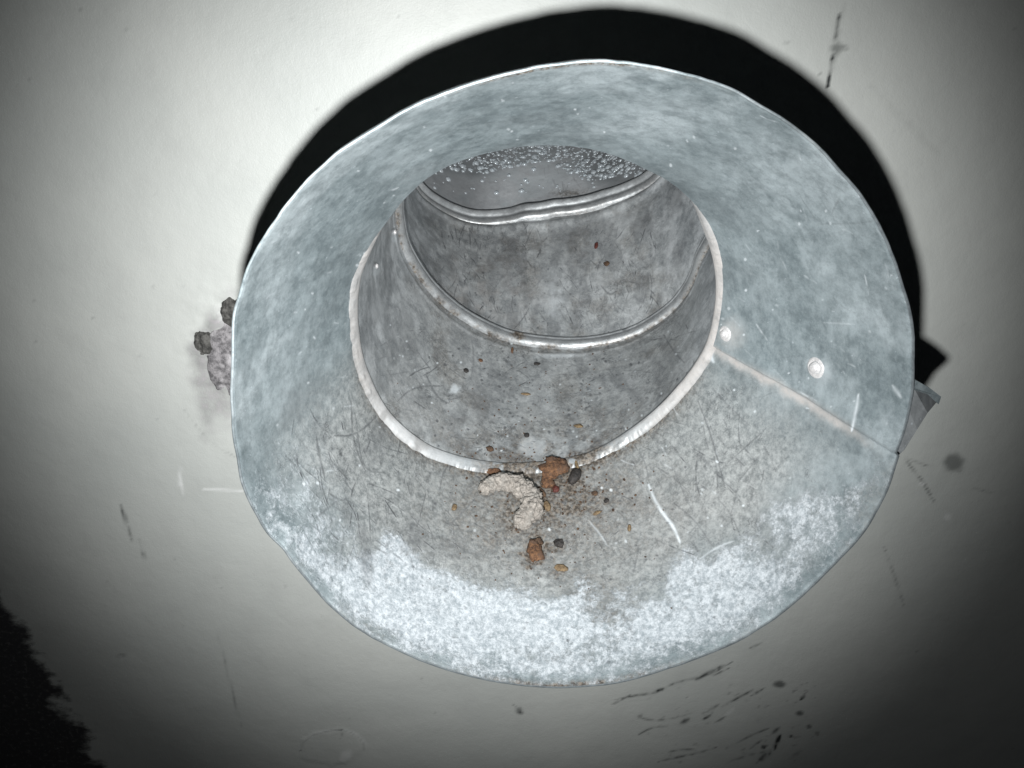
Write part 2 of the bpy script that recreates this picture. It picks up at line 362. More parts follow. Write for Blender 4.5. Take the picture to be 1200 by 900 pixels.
# dents' grime patches on the left, and painted shading above the mouth
for bx, by, rx, ry, a, vv in ((440,520,12,26,20,.4),(350,470,18,30,30,.32),(375,505,10,22,-30,.3),(430,655,8,26,0,.55),(425,625,6,14,0,.5),(487,628,16,20,0,.5),(520,640,40,14,5,.25),(405,600,5,18,0,.3),(620,140,60,10,-5,.22),(900,480,40,26,30,.12)):
    blob(Q, hood['dark'], bx, by, rx, ry, vv, a, .6, .8, .12)
r2 = np.random.default_rng(11)
def scratchy(P_, A_, n, x0, x1, y0, y1, amin, amax, lmin, lmax, w0, w1, v0, v1):
    for _ in range(n):
        cx, cy = r2.uniform(x0, x1), r2.uniform(y0, y1); an = math.radians(r2.uniform(amin, amax)); L = r2.uniform(lmin, lmax)
        d = np.array([math.cos(an), math.sin(an)]); pn = np.array([-d[1], d[0]]); bend = r2.uniform(-.10, .10) * L
        p0 = np.array([cx, cy])
        stroke(P_, A_, [p0 - d * L / 2, p0 + pn * bend, p0 + d * L / 2], r2.uniform(w0, w1) * .85, r2.uniform(v0, v1) * r2.uniform(.3, 1), .9)
for pts, wd, v in (
    ([(392,511),(412,511),(430,500),(441,487)], 1.3, .8), ([(411,470),(412,500),(416,525),(428,552)], 1.2, .6), ([(418,500),(422,535),(430,553),(450,554)], 1.1, .6),
    ([(370,510),(374,535),(380,560)], 1.6, .7), ([(388,540),(398,552),(407,562)], 1.1, .6), ([(370,607),(388,592),(400,585)], 1.2, .5), ([(335,535),(352,552),(362,566)], 1.4, .5),
    ([(385,578),(400,588),(415,580)], 1.3, .5), ([(363,480),(373,500),(386,507)], 1.3, .55), ([(818,470),(832,505),(843,545),(850,572)], 1.0, .8), ([(815,530),(835,548)], 2.2, .55),
    ([(850,545),(870,528),(892,508)], 1.0, .5), ([(865,565),(890,535)], 1.0, .45), ([(858,532),(872,546)], 1.1, .5), ([(835,455),(856,478),(880,500)], 1.0, .4),
    ([(790,550),(800,575),(812,600)], 1.0, .45), ([(525,617),(545,598),(556,585)], 1.0, .6), ([(553,612),(570,622),(582,630)], 1.2, .45), ([(790,590),(815,610),(835,640)], 1.0, .5),
    ([(820,612),(806,628)], 1.0, .4), ([(700,540),(712,560),(730,570)], 1.2, .4), ([(405,610),(401,640),(398,660)], 1.3, .35), ([(985,230),(975,250)], 1.2, .35), ([(960,262),(1010,262),(1040,255)], 1.1, .28)):
    stroke(Q, hood['dark'], pts, wd, v, .25)
scratchy(Q, hood['dark'], 190, 345, 540, 480, 650, 20, 115, 6, 60, .5, 1.1, .15, .75)
scratchy(Q, hood['dark'], 150, 690, 900, 490, 650, 20, 110, 6, 60, .5, 1.0, .15, .65)
scratchy(Q, hood['dark'], 70, 500, 740, 570, 680, 0, 180, 6, 26, .6, 1.0, .2, .5)
scratchy(Q, hood['dark'], 60, 860, 1040, 180, 520, -20, 60, 8, 40, .6, 1.0, .08, .25)
for pts, wd, v in (([(1006,462),(1003,482),(998,505)], 1.9, .8), ([(1046,452),(1056,466)], 2.4, .6), ([(760,568),(768,588),(780,606),(790,618),(797,636)], 2.0, .75),
    ([(690,610),(705,628),(712,640)], 1.1, .35), ([(820,655),(842,640),(860,634)], 1.4, .45), ([(965,378),(1002,380)], 1.0, .35), ([(828,408),(836,424)], 3.2, .8), ([(755,205),(775,222),(797,240)], 2.0, .5), ([(805,262),(818,276)], 1.6, .3)):
    stroke(Q, hood['bright'], pts, wd, v, .3)
scratchy(Q, hood['bright'], 60, 700, 1040, 130, 600, 20, 80, 5, 24, .7, 1.3, .1, .4)
scratchy(Q, hood['bright'], 30, 300, 500, 180, 560, -60, 20, 4, 16, .8, 1.5, .15, .4)
for _ in range(160):
    blob(Q, hood['bright'], r2.uniform(300, 1060), r2.uniform(90, 640), r2.uniform(.8, 2.2), r2.uniform(.8, 1.8), r2.uniform(.3, .9), r2.uniform(0, 90))
for _ in range(150):
    blob(Q, hood['dark'], r2.normal(640, 85), r2.normal(600, 55), r2.uniform(.8, 2.3), r2.uniform(.8, 1.6), r2.uniform(.4, .9), r2.uniform(0, 90))
for _ in range(60):
    blob(Q, hood['dark'], r2.uniform(420, 860), r2.uniform(650, 790), r2.uniform(.8, 2.4), r2.uniform(.8, 2.4), r2.uniform(.25, .6), 0)
hood['dust'] *= np.clip(1 - 1.3 * hood['dirt'], 0, 1)
# bolt dust halos
blob(Q, hood['dust'], 857, 392, 14, 16, .55, 0, .8, .3, .2); blob(Q, hood['bright'], 964, 437, 9, 11, .4, 0, .8)
blob(Q, hood['dark'], 956, 431, 10.5, 11, .35, 0, .25)

# sheet thickness: rolled rim and the outer face
thick = .007
outer_rows = np.linspace(1, 0, 24)[:, None, None]
Po = thr_ring[None] * (1 - outer_rows) + rim_in[None] * outer_rows
mo = C_THR * (1 - outer_rows) + C_RIM * outer_rows
ro = Po - mo; ro = ro / np.linalg.norm(ro, axis=-1, keepdims=True)
PO = Po + ro * (thick + .012 * np.sin(np.pi * outer_rows) + .012)
PO[0] = PH[-1] + rad[-1] * thick - axis * .000
edge0 = (PH[-1] + rad[-1] * thick * .06)[None]; edge1 = (PH[-1] + rad[-1] * thick * .94)[None]
lip = (PH[-1] + rad[-1] * thick * .5 - axis * .004)[None]
allP = np.concatenate([PH, edge0, lip, edge1, PO], 0)
nrow = allP.shape[0]; extra = (nrow - nt_rows) * NT_
att = {k: np.r_[v, np.zeros(extra)] for k, v in hood.items()}
rimw = (np.repeat(np.arange(nrow), NT_) >= nt_rows - 1) & (np.repeat(np.arange(nrow), NT_) <= nt_rows + 2)
nn = np.tile(fbm(tw, 12, 4), nrow)
att['bright'][rimw] = np.clip(.22 * sstep(nn, .38, .6) * (np.tile(np.cos(TH + 2.3), nrow) > .2), 0, 1)[rimw]  # painted edge highlight along the rim's upper left
att['dark'][rimw] = (.75 * np.clip(1.15 - sstep(np.tile(np.cos(TH + 2.15), nrow), .3, .8), 0, 1))[rimw]  # rim darkened away from the upper left, muting the light it catches
me = mesh_np('flared_hood', W(allP.reshape(-1, 3)), grid_faces(NT_, nrow)[:, ::-1], att)
hood_o = link_mesh('flared_hood', me, M_HOOD, duct)

def pick(Qs, Ps, px, py):
    i = np.argmin((Qs[:, 0] - px) ** 2 + (Qs[:, 1] - py) ** 2); return i
def grid_normal(Pg, i, toward):
    """unit normal (survey frame) of grid surface Pg at flat index i, pointing to the camera side"""
    nv, nu = Pg.shape[:2]; j, k = divmod(i, nu); j = min(max(j, 1), nv - 2)
    a = Pg[j + 1, k] - Pg[j - 1, k]; b = Pg[j, (k + 1) % nu] - Pg[j, k - 1]
    n = unit(np.cross(a, b)); return n if n @ toward < 0 else -n

# turned collar band where pipe meets hood
rows = []; prof = [(-.010, .012), (-.004, .000), (.006, -.008), (.017, -.014), (.028, -.018), (.040, -.019), (.047, -.014), (.050, -.004), (.054, .012)]
jag = (fbm(tw, 22, 4) - .5)
pdir = unit(C_BEAD - C_THR)
for k, (dd, rr) in enumerate(prof):
    jj = jag * .020 if k < 3 else 0
    up_ = sstep(np.cos(TH - 4.58), .45, .88)                # tucked under the hood along the top
    r_ = ring(C_THR + pdir * dd, N_THR, THR_R + d_thr + rr * (1 + .8 * sstep(np.cos(TH), .35, .9)) * (1 - up_) + up_ * .010 + jj * (1 - up_))
    rows.append(r_ + (up_ * .004)[:, None] * pdir)
rows = np.array(rows)
s_f = np.linspace(0, len(prof) - 1, 41); i0 = np.minimum(s_f.astype(int), len(prof) - 2); fr = (s_f - i0)[:, None, None]
band_g = rows[i0] * (1 - fr) + rows[i0 + 1] * fr
for _ in range(2): band_g[1:-1] = (band_g[:-2] + 2 * band_g[1:-1] + band_g[2:]) / 4
bf = band_g.reshape(-1, 3); bq = proj(bf); nb = len(bf); thb = np.tile(TH, 41)
ba = {k: np.zeros(nb) for k in ('white', 'rub', 'dirt', 'dust', 'dark', 'bright', 'pale')}
bn = fbm(bf, 16, 5); bn2 = fbm(bf, 5, 3)
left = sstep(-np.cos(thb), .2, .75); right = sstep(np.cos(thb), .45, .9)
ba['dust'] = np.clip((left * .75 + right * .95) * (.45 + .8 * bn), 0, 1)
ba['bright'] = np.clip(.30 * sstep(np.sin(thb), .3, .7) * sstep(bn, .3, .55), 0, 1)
rowi = np.repeat(np.arange(41), NT_)
ba['dirt'] = np.clip(.5 * (1 - sstep(rowi, 2, 10)) * sstep(bn + .2 * bn2, .36, .58) * sstep(np.sin(thb), -.2, .3), 0, 1)
near_mid = np.exp(-((bq[:, 0] - 640) / 75) ** 2)
ba['dirt'] = np.clip(np.maximum(ba['dirt'], near_mid * sstep(bn + .25 * (bn2 - .5), .36, .48) * (1 - sstep(rowi, 24, 34)) * 1.4), 0, 1)
ba['dark'] = np.clip(sstep(rowi, 31, 35) * .8, 0, 1)  # shadow line of the gap behind the band, painted dark
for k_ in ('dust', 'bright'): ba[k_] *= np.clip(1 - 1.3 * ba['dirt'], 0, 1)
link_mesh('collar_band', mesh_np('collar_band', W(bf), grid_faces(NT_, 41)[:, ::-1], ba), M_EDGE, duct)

# pipe and elbow: straight gores between rings, ridged at the joints
knots = [(C_THR + pdir * .046, N_THR, THR_R - .006, d_thr),
         (C_BEAD, N_BEAD, R_BEAD, d_bead),
         (C_ELB, N_ELB, R_ELB, d_elb),
         (C_ELB + np.array([-.02, -.72, .30]), unit([0, -3.2, 1]), R_ELB, 0 * TH),
         (C_ELB + np.array([-.04, -1.75, .34]), unit([0, -1, .02]), R_ELB, 0 * TH),
         (C_ELB + np.array([-.04, -3.2, .34]), unit([0, -1, .0]), R_ELB, 0 * TH)]
def seg_rows(a, b, n, s0=0.0, s1=1.0):
    out = []
    for s in np.linspace(s0, s1, n):
        c = a[0] * (1 - s) + b[0] * s
        out.append((s, ring(a[0], a[1], a[2] + a[3]) * (1 - s) + ring(b[0], b[1], b[2] + b[3]) * s, c))
    return out
def sheet(name, a, b, n, prof, marks=None, parent=duct, mat=M_PIPE, wob=.010, seed=0.0):
    rws = seg_rows(a, b, n); G = np.array([r[1] for r in rws]); Cc = np.array([r[2] for r in rws])[:, None]
    rd = G - Cc; rd = rd / np.linalg.norm(rd, axis=-1, keepdims=True)
    L = np.linalg.norm(b[0] - a[0]); s = np.array([r[0] for r in rws])[:, None]
    o = prof(s * L, L) + (fbm(G, 3.1, 3, seed) - .5) * wob * np.sin(np.pi * s)
    G = G + rd * o[..., None]
    f = G.reshape(-1, 3); q = proj(f); A = {k: np.zeros(len(f)) for k in ('white', 'rub', 'dirt', 'dust', 'dark', 'bright', 'pale')}
    if marks: marks(A, q, f, np.repeat(s[:, 0], NT_), np.tile(TH, n))
    o_ = link_mesh(name, mesh_np(name, W(f), grid_faces(NT_, n)[:, ::-1], A), mat, parent)
    return o_, G, q, f
g = lambda z, w: np.exp(-(z / w) ** 2)

def marks1(A, q, f, s, th):
    n1 = fbm(f, 7, 5, 2.2); n2 = fbm(f, 20, 4, 6.6); lw = sstep(np.sin(th), .1, .75)
    A['rub'] = lw * (.45 + .7 * n1); A['dirt'] = lw * sstep(n1 + .3 * (n2 - .5), .50, .70) * .3; A['dark'] = .35 * sstep(fbm(f * np.array([3, 1, 1]), 6, 5, 9.), .48, .62)
    A['dirt'] = np.maximum(A['dirt'], g((q[:, 0] - 630), 130) * g(s, .28) * .8 * sstep(n2, .35, .6))
    A['dirt'] = np.maximum(A['dirt'], g(1 - s, .09) * .85 * sstep(n2, .3, .55) * lw)  # brown shadow gap along the bead, painted with the dirt colour
    A['white'] = .25 * sstep(n2, .5, .7) * lw
    for bx, by, rx, ry, a, v in ((565,470,14,26,-25,.5),(540,395,8,30,10,.35),(478,400,9,34,-8,.42),(630,470,8,22,0,.3),(575,440,10,22,0,.4),(735,455,22,6,45,.45),(765,420,14,5,40,.4),(720,440,6,16,0,.3),(600,420,6,20,0,.3),(660,470,10,18,0,.25)):
        blob(q, A['dark'], bx, by, rx, ry, v, a, .6, .9, .1)
    blob(q, A['bright'], 625, 524, 16, 12, .32, 0, .3, .3, .1); blob(q, A['bright'], 533, 456, 6, 5, .7, -20, .5, .5, .3); blob(q, A['bright'], 655, 417, 28, 3, .4, -2, .5, .3, .2)  # the long thin dash under the bead is a painted reflection
    scratchy(q, A['dark'], 330, 440, 820, 380, 540, -50, 60, 3, 40, .4, .85, .15, .65)
    for pts, wd, v in (([(466,470),(478,458),(495,452),(520,452)], 1.2, .6), ([(552,390),(556,420),(552,445)], 1.4, .5), ([(500,440),(512,465),(525,472)], 1.2, .6), ([(778,392),(788,410),(802,425)], 1.2, .7), ([(540,465),(520,470),(560,440)], 1.0, .4), ([(725,440),(740,458),(748,468)], 2.6, .5), ([(770,425),(780,432)], 2, .5)):
        stroke(q, A['dark'], pts, wd, v, .2)
    for _ in range(230):
        blob(q, A['dark'], r2.normal(640, 80), r2.uniform(405, 540), r2.uniform(.7, 2.2), r2.uniform(.7, 1.8), r2.uniform(.5, 1), r2.uniform(0, 90))
    for _ in range(70):
        blob(q, A['bright'], r2.uniform(440, 800), r2.uniform(350, 530), r2.uniform(.6, 1.4), r2.uniform(.6, 1.4), r2.uniform(.4, .9))
    for bx, by in ((462,273),(441,313)):
        blob(q, A['bright'], bx, by + 4, 4, 7, .5, 10); blob(q, A['dark'], bx - 1, by - 3, 2.5, 3.5, .8)
def marks2(A, q, f, s, th):
    n1 = fbm(f, 8, 5, 1.2); n2 = fbm(f, 22, 4, 4.6); lw = sstep(np.sin(th), .2, .8)
    A['rub'] = lw * (.3 + .6 * n1); A['dirt'] = lw * sstep(n1 + .4 * (n2 - .5), .52, .70) * .3; A['dark'] = .45 * sstep(fbm(f * np.array([3, 1, 1]), 6, 5, 4.), .46, .60)
    A['dust'] = g(q[:, 0] - 560, 70) * g(q[:, 1] - 345, 40) * .35 * sstep(n2, .4, .65)
    A['bright'] = .5 * g(q[:, 0] - 650, 14) * g(q[:, 1] - 350, 30) * sstep(n2, .3, .6)  # painted reflection on the pipe floor, speckled like a scraped patch
    A['dirt'] = np.maximum(A['dirt'], g(1 - s, .07) * .8)
    for bx, by, rx, ry, a, v in ((600,290,6,22,5,.6),(655,290,7,26,15,.5),(645,325,12,14,0,.35),(575,280,24,5,10,.35),(668,345,16,5,-40,.4),(600,330,8,22,0,.35),(712,375,6,16,-30,.4),(628,365,4,16,10,.35)):
        blob(q, A['dark'], bx, by, rx, ry, v, a, .6, 1., .12)
    scratchy(q, A['dark'], 420, 510, 770, 265, 390, 40, 130, 3, 30, .4, .85, .2, .75)
    for pts, wd, v in (([(705,335),(714,346),(722,341)], 1.3, .7), ([(738,330),(750,332),(749,342)], 1.2, .7), ([(655,360),(662,375),(672,382)], 1.2, .5)):
        stroke(q, A['dark'], pts, wd, v)
    for _ in range(80):
        blob(q, A['dark'], r2.normal(640, 60), r2.uniform(300, 390), r2.uniform(.6, 1.6), r2.uniform(.6, 1.4), r2.uniform(.4, .9))
def marks3(A, q, f, s, th):
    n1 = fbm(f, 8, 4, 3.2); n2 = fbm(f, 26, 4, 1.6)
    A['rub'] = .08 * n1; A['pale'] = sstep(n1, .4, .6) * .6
    A['dark'] = np.clip(.75 * sstep(abs(q[:, 0] - 635), 35, 95) + .55 * sstep(np.interp(q[:, 0], [500, 560, 600, 640, 690, 740], [192, 204, 196, 188, 212, 206]) - q[:, 1], -8, 8), 0, .85)  # dark sides and droplet backdrop: the elbow's shade put into the colour
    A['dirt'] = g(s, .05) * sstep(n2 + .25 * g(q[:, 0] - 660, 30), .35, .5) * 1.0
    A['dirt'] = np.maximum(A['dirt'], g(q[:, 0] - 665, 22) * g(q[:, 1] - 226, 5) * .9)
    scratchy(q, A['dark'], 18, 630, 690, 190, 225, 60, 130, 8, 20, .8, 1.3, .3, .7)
    A['bright'] = .9 * g(q[:, 0] - 638, 38) * g(q[:, 1] - 207, 18) * sstep(n2, .15, .5)  # painted sheen where the elbow reflects light from its walls

prof1 = lambda z, L: .022 * g(z, .02) * 0 + .0 * z
pipe1, G1, q1, f1 = sheet('pipe_section', knots[0], knots[1], 200, lambda z, L: -.004 * g(L * .90 - z, .012) + 0 * z, marks1, seed=1.)
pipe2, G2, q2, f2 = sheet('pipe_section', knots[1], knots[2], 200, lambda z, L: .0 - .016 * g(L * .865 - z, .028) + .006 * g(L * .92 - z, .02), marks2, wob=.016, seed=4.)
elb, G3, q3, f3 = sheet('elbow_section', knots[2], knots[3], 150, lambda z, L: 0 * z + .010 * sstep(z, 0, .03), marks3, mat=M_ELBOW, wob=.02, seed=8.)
elb2, G4, q4, f4 = sheet('elbow_section', knots[3], knots[4], 40, lambda z, L: 0 * z + .01, None, seed=9.)
elb3, G5, q5, f5 = sheet('pipe_section', knots[4], knots[5], 20, lambda z, L: 0 * z + .01, None, seed=12.)
# closed top, as the run carries on out of sight
capc = knots[5][0]; cv = np.concatenate([ring(capc, knots[5][1], R_ELB + .012), [capc]]); 
link_mesh('end_cap', mesh_np('end_cap', W(cv), np.array([(i, (i + 1) % NT_, NT_) for i in range(NT_)])), M_PIPE, duct)

# raised joint beads (rolled sheet edges standing into the bore)
def bead(name, kn, nxt, prv, prof, mat=M_BEAD, gap_line=.8, bri=.12):
    dirv = unit(nxt - prv); rws = []
    for dd, rr in prof: rws.append(ring(kn[0] + dirv * dd, kn[1], kn[2] + kn[3] + rr + (fbm(tw, 6, 3, dd * 3) - .5) * .006))
    rws = np.array(rws); n = 31; sf = np.linspace(0, len(prof) - 1, n); i0 = np.minimum(sf.astype(int), len(prof) - 2); fr = (sf - i0)[:, None, None]
    G = rws[i0] * (1 - fr) + rws[i0 + 1] * fr
    for _ in range(2): G[1:-1] = (G[:-2] + 2 * G[1:-1] + G[2:]) / 4
    f = G.reshape(-1, 3); q = proj(f); A = {k: np.zeros(len(f)) for k in ('white', 'rub', 'dirt', 'dust', 'dark', 'bright', 'pale')}
    ri = np.repeat(np.arange(n), NT_); nn = fbm(f, 18, 4, 7.7)
    A['dirt'] = gap_line * (1 - sstep(ri, 2, 9)) * sstep(nn, .34, .56)  # brown shadow gap on the bead's near side, painted in
    A['bright'] = bri * sstep(nn, .3, .6) * g(ri - 17, 7)
    A['rub'] = .3 + 0 * nn
    blob(q, A['dirt'], 607, 392, 9, 8, .9, 0, .5, .8, .2); blob(q, A['dark'], 731, 385, 2.5, 3, .9)
    return link_mesh(name, mesh_np(name, W(f), grid_faces(NT_, n)[:, ::-1], A), mat, duct)
bead('joint_bead', knots[1], C_ELB, C_THR, [(-.040, .006), (-.036, -.012), (-.024, -.026), (-.008, -.030), (.006, -.026), (.012, -.031), (.024, -.029), (.030, -.014), (.032, .008)])
bead('joint_bead', knots[2], knots[3][0], C_BEAD, [(-.085, .010), (-.075, -.014), (-.055, -.024), (-.040, -.018), (-.030, -.012), (-.018, -.024), (.0, -.036), (.014, -.032), (.018, .01)], bri=.15, gap_line=.3)

# rivets, dimples, strap tab
def add_dome(name, pos, nrm, rad_, h, mat, parent, ringw=0.0):
    bm = bmesh.new(); seg = 24; rws = []
    pr = [(1.35, -.02), (1.15, .02), (1.0, .10), (.93, .55), (.75, .88), (.45, 1.0), (.0, 1.04)] if not ringw else [(1.9, 0), (1.6, .25), (1.35, .30), (1.15, .05), (1.02, -.05), (.95, .5), (.78, .85), (.42, 1.0), (0, 1.03)]
    for a, b in pr[:-1]:
        rws.append([bm.verts.new((a * rad_ * math.cos(k / seg * 6.28318), a * rad_ * math.sin(k / seg * 6.28318), b * h)) for k in range(seg)])
    top = bm.verts.new((0, 0, pr[-1][1] * h))
    for r0, r1 in zip(rws, rws[1:]):
        for k in range(seg): bm.faces.new((r0[k], r0[(k + 1) % seg], r1[(k + 1) % seg], r1[k]))
    for k in range(seg): bm.faces.new((rws[-1][k], rws[-1][(k + 1) % seg], top))
    for f_ in bm.faces: f_.smooth = True
    me = bpy.data.meshes.new(name); bm.to_mesh(me); bm.free()
    o = link_mesh(name, me, mat, None)
    q_ = Vector(nrm).to_track_quat('Z', 'Y')
    o.matrix_world = Matrix.Translation(Vector(pos)) @ q_.to_matrix().to_4x4()
    if parent:
        o.parent = parent
    return o
M_RIV = crumb_mat('bright_rivet', (.55, .53, .53), (.80, .78, .77), 900, .35, .0001); M_RIV.node_tree.nodes['Principled BSDF'].inputs['Metallic'].default_value = .3
for (px_, py_, rr) in ((850, 391, .0165), (956, 431, .020)):
    i = pick(Q, Pf, px_, py_); n = grid_normal(PH, i, Pf[i]); 
    add_dome('rivet', W(Pf[i]), M3 @ n, rr * R, .019 * R, M_RIV, hood_o, 1.0)
def pick_low(q, f, G, px_, py_):
    m = (q[:, 0] - px_) ** 2 + (q[:, 1] - py_) ** 2
    nu = G.shape[1]; th = np.tile(TH, G.shape[0]); m = np.where((np.sin(th) > -.55), m, 1e9); i = int(np.argmin(m)); return i
for px_, py_ in ((463, 272), (441, 312)):
    i = pick_low(q1, f1, G1, px_, py_); n = grid_normal(G1, i, f1[i])
    add_dome('rivet', W(f1[i]), M3 @ n, .010 * R, .008 * R, M_RIV, pipe1)

def poly_sheet(name, px, depth_fn, th_, mat, parent=None, curl=None):
    """a small cut piece of sheet metal from its outline, with thickness"""
    front = []
    for (x_, y_) in px:
        d = depth_fn(x_, y_); front.append(on_plane(x_, y_, C_RIM + d * N_RIM, N_RIM))
    front = np.array(front); back = front + N_RIM * th_
    bm = bmesh.new(); A = [bm.verts.new(W(p)) for p in front]; B = [bm.verts.new(W(p)) for p in back]
    n = len(A)
    # strip triangulation between the two long sides
    h = n // 2
    for k in range(h - 1):
        a, b, c, d = k, k + 1, n - 2 - k, n - 1 - k
        bm.faces.new((A[a], A[b], A[c], A[d])); bm.faces.new((B[d], B[c], B[b], B[a]))
    for k in range(n): bm.faces.new((A[k], B[k], B[(k + 1) % n], A[(k + 1) % n]))
    bmesh.ops.recalc_face_normals(bm, faces=bm.faces)
    me = bpy.data.meshes.new(name); bm.to_mesh(me); bm.free()
    return link_mesh(name, me, mat, parent)
tab = poly_sheet('strap_end', [(1066, 446), (1060, 468), (1055, 492), (1050, 512), (1040, 535), (1045, 541), (1060, 527), (1075, 503), (1087, 484), (1102, 466)],
                 lambda x_, y_: .035 + .10 * max(0, (x_ - 1068) / 34) ** 1.3 * (1 if y_ < 480 else .55), .012, M_EDGE, duct)
tip = poly_sheet('strap_end', [(1064, 443), (1063, 452), (1072, 457), (1087, 462), (1100, 474), (1103, 465), (1090, 455), (1074, 446)][:8],
                 lambda x_, y_: .020 + .05 * max(0, (x_ - 1068) / 34), .010, M_HOOD, duct)

# ------------------------------------------------------------------ wall
nx, ny = 760, 570
cw = C_RIM + WALL_D * N_RIM
cn = [(M3 @ on_plane(a, b, cw, N_RIM)) for a, b in ((-260, -200), (1460, -200), (-260, 1100), (1460, 1100))]
x0 = min(c[0] for c in cn); x1 = max(c[0] for c in cn); z0 = min(c[2] for c in cn); z1 = max(c[2] for c in cn)
gx, gz = np.meshgrid(np.linspace(x0, x1, nx), np.linspace(z0, z1, ny)); yy = (M3 @ cw)[1]
wp = np.stack([gx, np.full_like(gx, yy), gz], -1).reshape(-1, 3)            # rotated survey coordinates
ws = wp @ M3                                                              # back to survey frame
q = proj(ws); wa = {k: np.zeros(len(ws)) for k in ('dark', 'bright', 'dark_corner', 'lilac', 'bump')}
n1 = fbm(ws, 6, 5, 3.); n2 = fbm(ws, 20, 4, 8.)
edge_x = np.interp(q[:, 1], [640, 690, 740, 790, 850, 900, 960], [-30, 2, 30, 60, 92, 118, 150])
wa['dark_corner'] = sstep(edge_x - q[:, 0] + (n1 - .5) * 46 + (n2 - .5) * 26, -16, 26) * (q[:, 1] > 600)  # ragged dark patch filling the lower left corner
wa['lilac'] = sstep(1 - np.hypot((q[:, 0] - 266) / 48, (q[:, 1] - 425) / 92) + (n1 - .5) * .9 + (n2 - .5) * .5, .0, .6) * .95
D = wa['dark']
for pts, wd, v in (
    ([(989,0),(985,22),(981,45),(978,70),(972,92),(968,108)], 1.5, .75), ([(984,18),(980,40),(979,60),(974,76)], 3.0, .6), ([(141,592),(148,612),(155,634)], 1.8, .45), ([(163,632),(170,656)], 1.8, .4),
    ([(255,742),(262,770),(272,810),(283,852)], 1.6, .25), ([(722,820),(745,815),(772,812),(790,800),(830,792),(858,776)], 1.8, .6), ([(718,826),(740,814)], 1.6, .5), ([(765,813),(777,807)], 2.4, .9),
    ([(815,797),(835,786),(850,779)], 2.6, .7), ([(835,792),(855,783)], 1.6, .5), ([(878,760),(892,754)], 1.8, .7), ([(748,861),(765,852),(784,851)], 1.6, .5), ([(750,842),(770,845),(790,842),(810,836)], 1.6, .45),
    ([(797,849),(808,842)], 3.0, .95), ([(827,835),(842,826)], 2.2, .9), ([(824,843),(834,837)], 2.0, .9), ([(845,829),(865,818),(882,809)], 1.8, .65), ([(880,816),(896,806)], 1.8, .7), ([(838,847),(850,840)], 1.5, .5),
    ([(772,893),(790,888),(812,884),(840,876)], 1.8, .55), ([(784,881),(800,878),(815,879)], 1.6, .45), ([(862,872),(880,862),(900,854)], 1.6, .5), ([(880,877),(892,868)], 1.8, .5), ([(905,860),(913,853)], 2.6, .7),
    ([(908,878),(911,868),(915,862)], 3.2, .95), ([(890,891),(898,886),(903,880)], 4.2, .95), ([(895,876),(899,874)], 2, .8), ([(939,820),(943,815)], 2.4, .8), ([(941,815),(949,808)], 1.0, .4), ([(605,829),(608,834),(612,836)], 3, .85), ([(601,825),(606,830)], 1, .6),
    ([(1060,535),(1066,545),(1080,562),(1096,590)], 1.5, .35), ([(1064,538),(1090,547)], 1.2, .3), ([(1140,572),(1165,578)], 1.4, .3), ([(1036,640),(1050,680),(1060,712)], 1.5, .2), ([(925,890),(938,880)], 3, .5), ([(850,895),(880,884),(905,880)], 2, .3),
    ([(352,880),(356,868),(370,860),(390,856),(398,856)], 1.2, .45), ([(398,856),(403,856),(399,866)], 1.4, .55), ([(404,857),(418,861),(427,872),(426,880)], 1.2, .4), ([(215,480),(245,520),(285,540)], 1, .12), ([(1020,100),(1100,180)], 5, .05)):
    stroke(q, D, pts, wd * (.75 if pts[0][1] > 700 else 1), v * (.72 if pts[0][1] > 700 else 1), .8)
for bx, by, rx, ry, v in ((981,57,6,8,.6),(991,56,2.5,2.5,.6),(1118,542,12,10,.62),(914,802,6.5,4.2,.75),(937,836,4.4,3,.75),(948,852,3,2.6,.7),(927,863,2.6,2.2,.85),(958,860,2.6,3,.4),(895,876,2.4,2.4,.9),(142,769,5,3,.35),(608,833,4,3.5,.6),(922,50,2,2,.3),(960,86,1.6,1.6,.4),(750,840,3,2,.4)):
    blob(q, D, bx, by, rx, ry, v, 0, .45, .4, .15)
for _ in range(60):
    blob(q, D, r2.uniform(760, 960), r2.uniform(800, 898), r2.uniform(1, 3), r2.uniform(.8, 1.6), r2.uniform(.1, .35), -28)
for _ in range(120):
    blob(q, D, r2.uniform(0, 1200), r2.uniform(0, 900), r2.uniform(.8, 1.8), r2.uniform(.8, 1.8), r2.uniform(.05, .3), 0)
for pts, wd, v in (([(211,548),(211,562),(214,580)], 1.6, .8), ([(208,550),(210,570)], 1, .5), ([(238,573),(262,574),(286,576)], 1.5, .75), ([(358,866),(372,858),(396,855)], 2.2, .35), ([(404,855),(420,862),(428,872)], 2.4, .35), ([(850,838),(860,830)], 2, .4)):
    stroke(q, wa['bright'], pts, wd, v, .3)
for bx, by, rx, ry, v in ((405,886,6,7,.6),(1110,606,4,4,.5),(1081,567,3,2.5,.7),(142,770,4,2,.4)):
    blob(q, wa['bright'], bx, by, rx, ry, v, 30, .5, .5, .2)
blob(q, wa['bump'], 390, 876, 37, 20, 1.0, 0, .15, .3, .08)
lac = np.exp(-(((q[:, 0] - 255) / 30) ** 2 + ((q[:, 1] - 400) / 60) ** 2))
ws = ws - N_RIM * (lac * (n2 - .4) * .05)[:, None]
ws = ws + N_RIM * ((n1 - .5) * .006 - .0)[:, None]
Fc = grid_faces(nx, ny, False)
ctr = ws[Fc[:, 0]]; ax_hit = C_THR + pdir * ((cw - C_THR) @ N_RIM) / (pdir @ N_RIM)
dd = ctr - ax_hit; keep = np.linalg.norm(dd, axis=1) > .79
me = mesh_np('wall', W(ws), Fc[keep], wa)
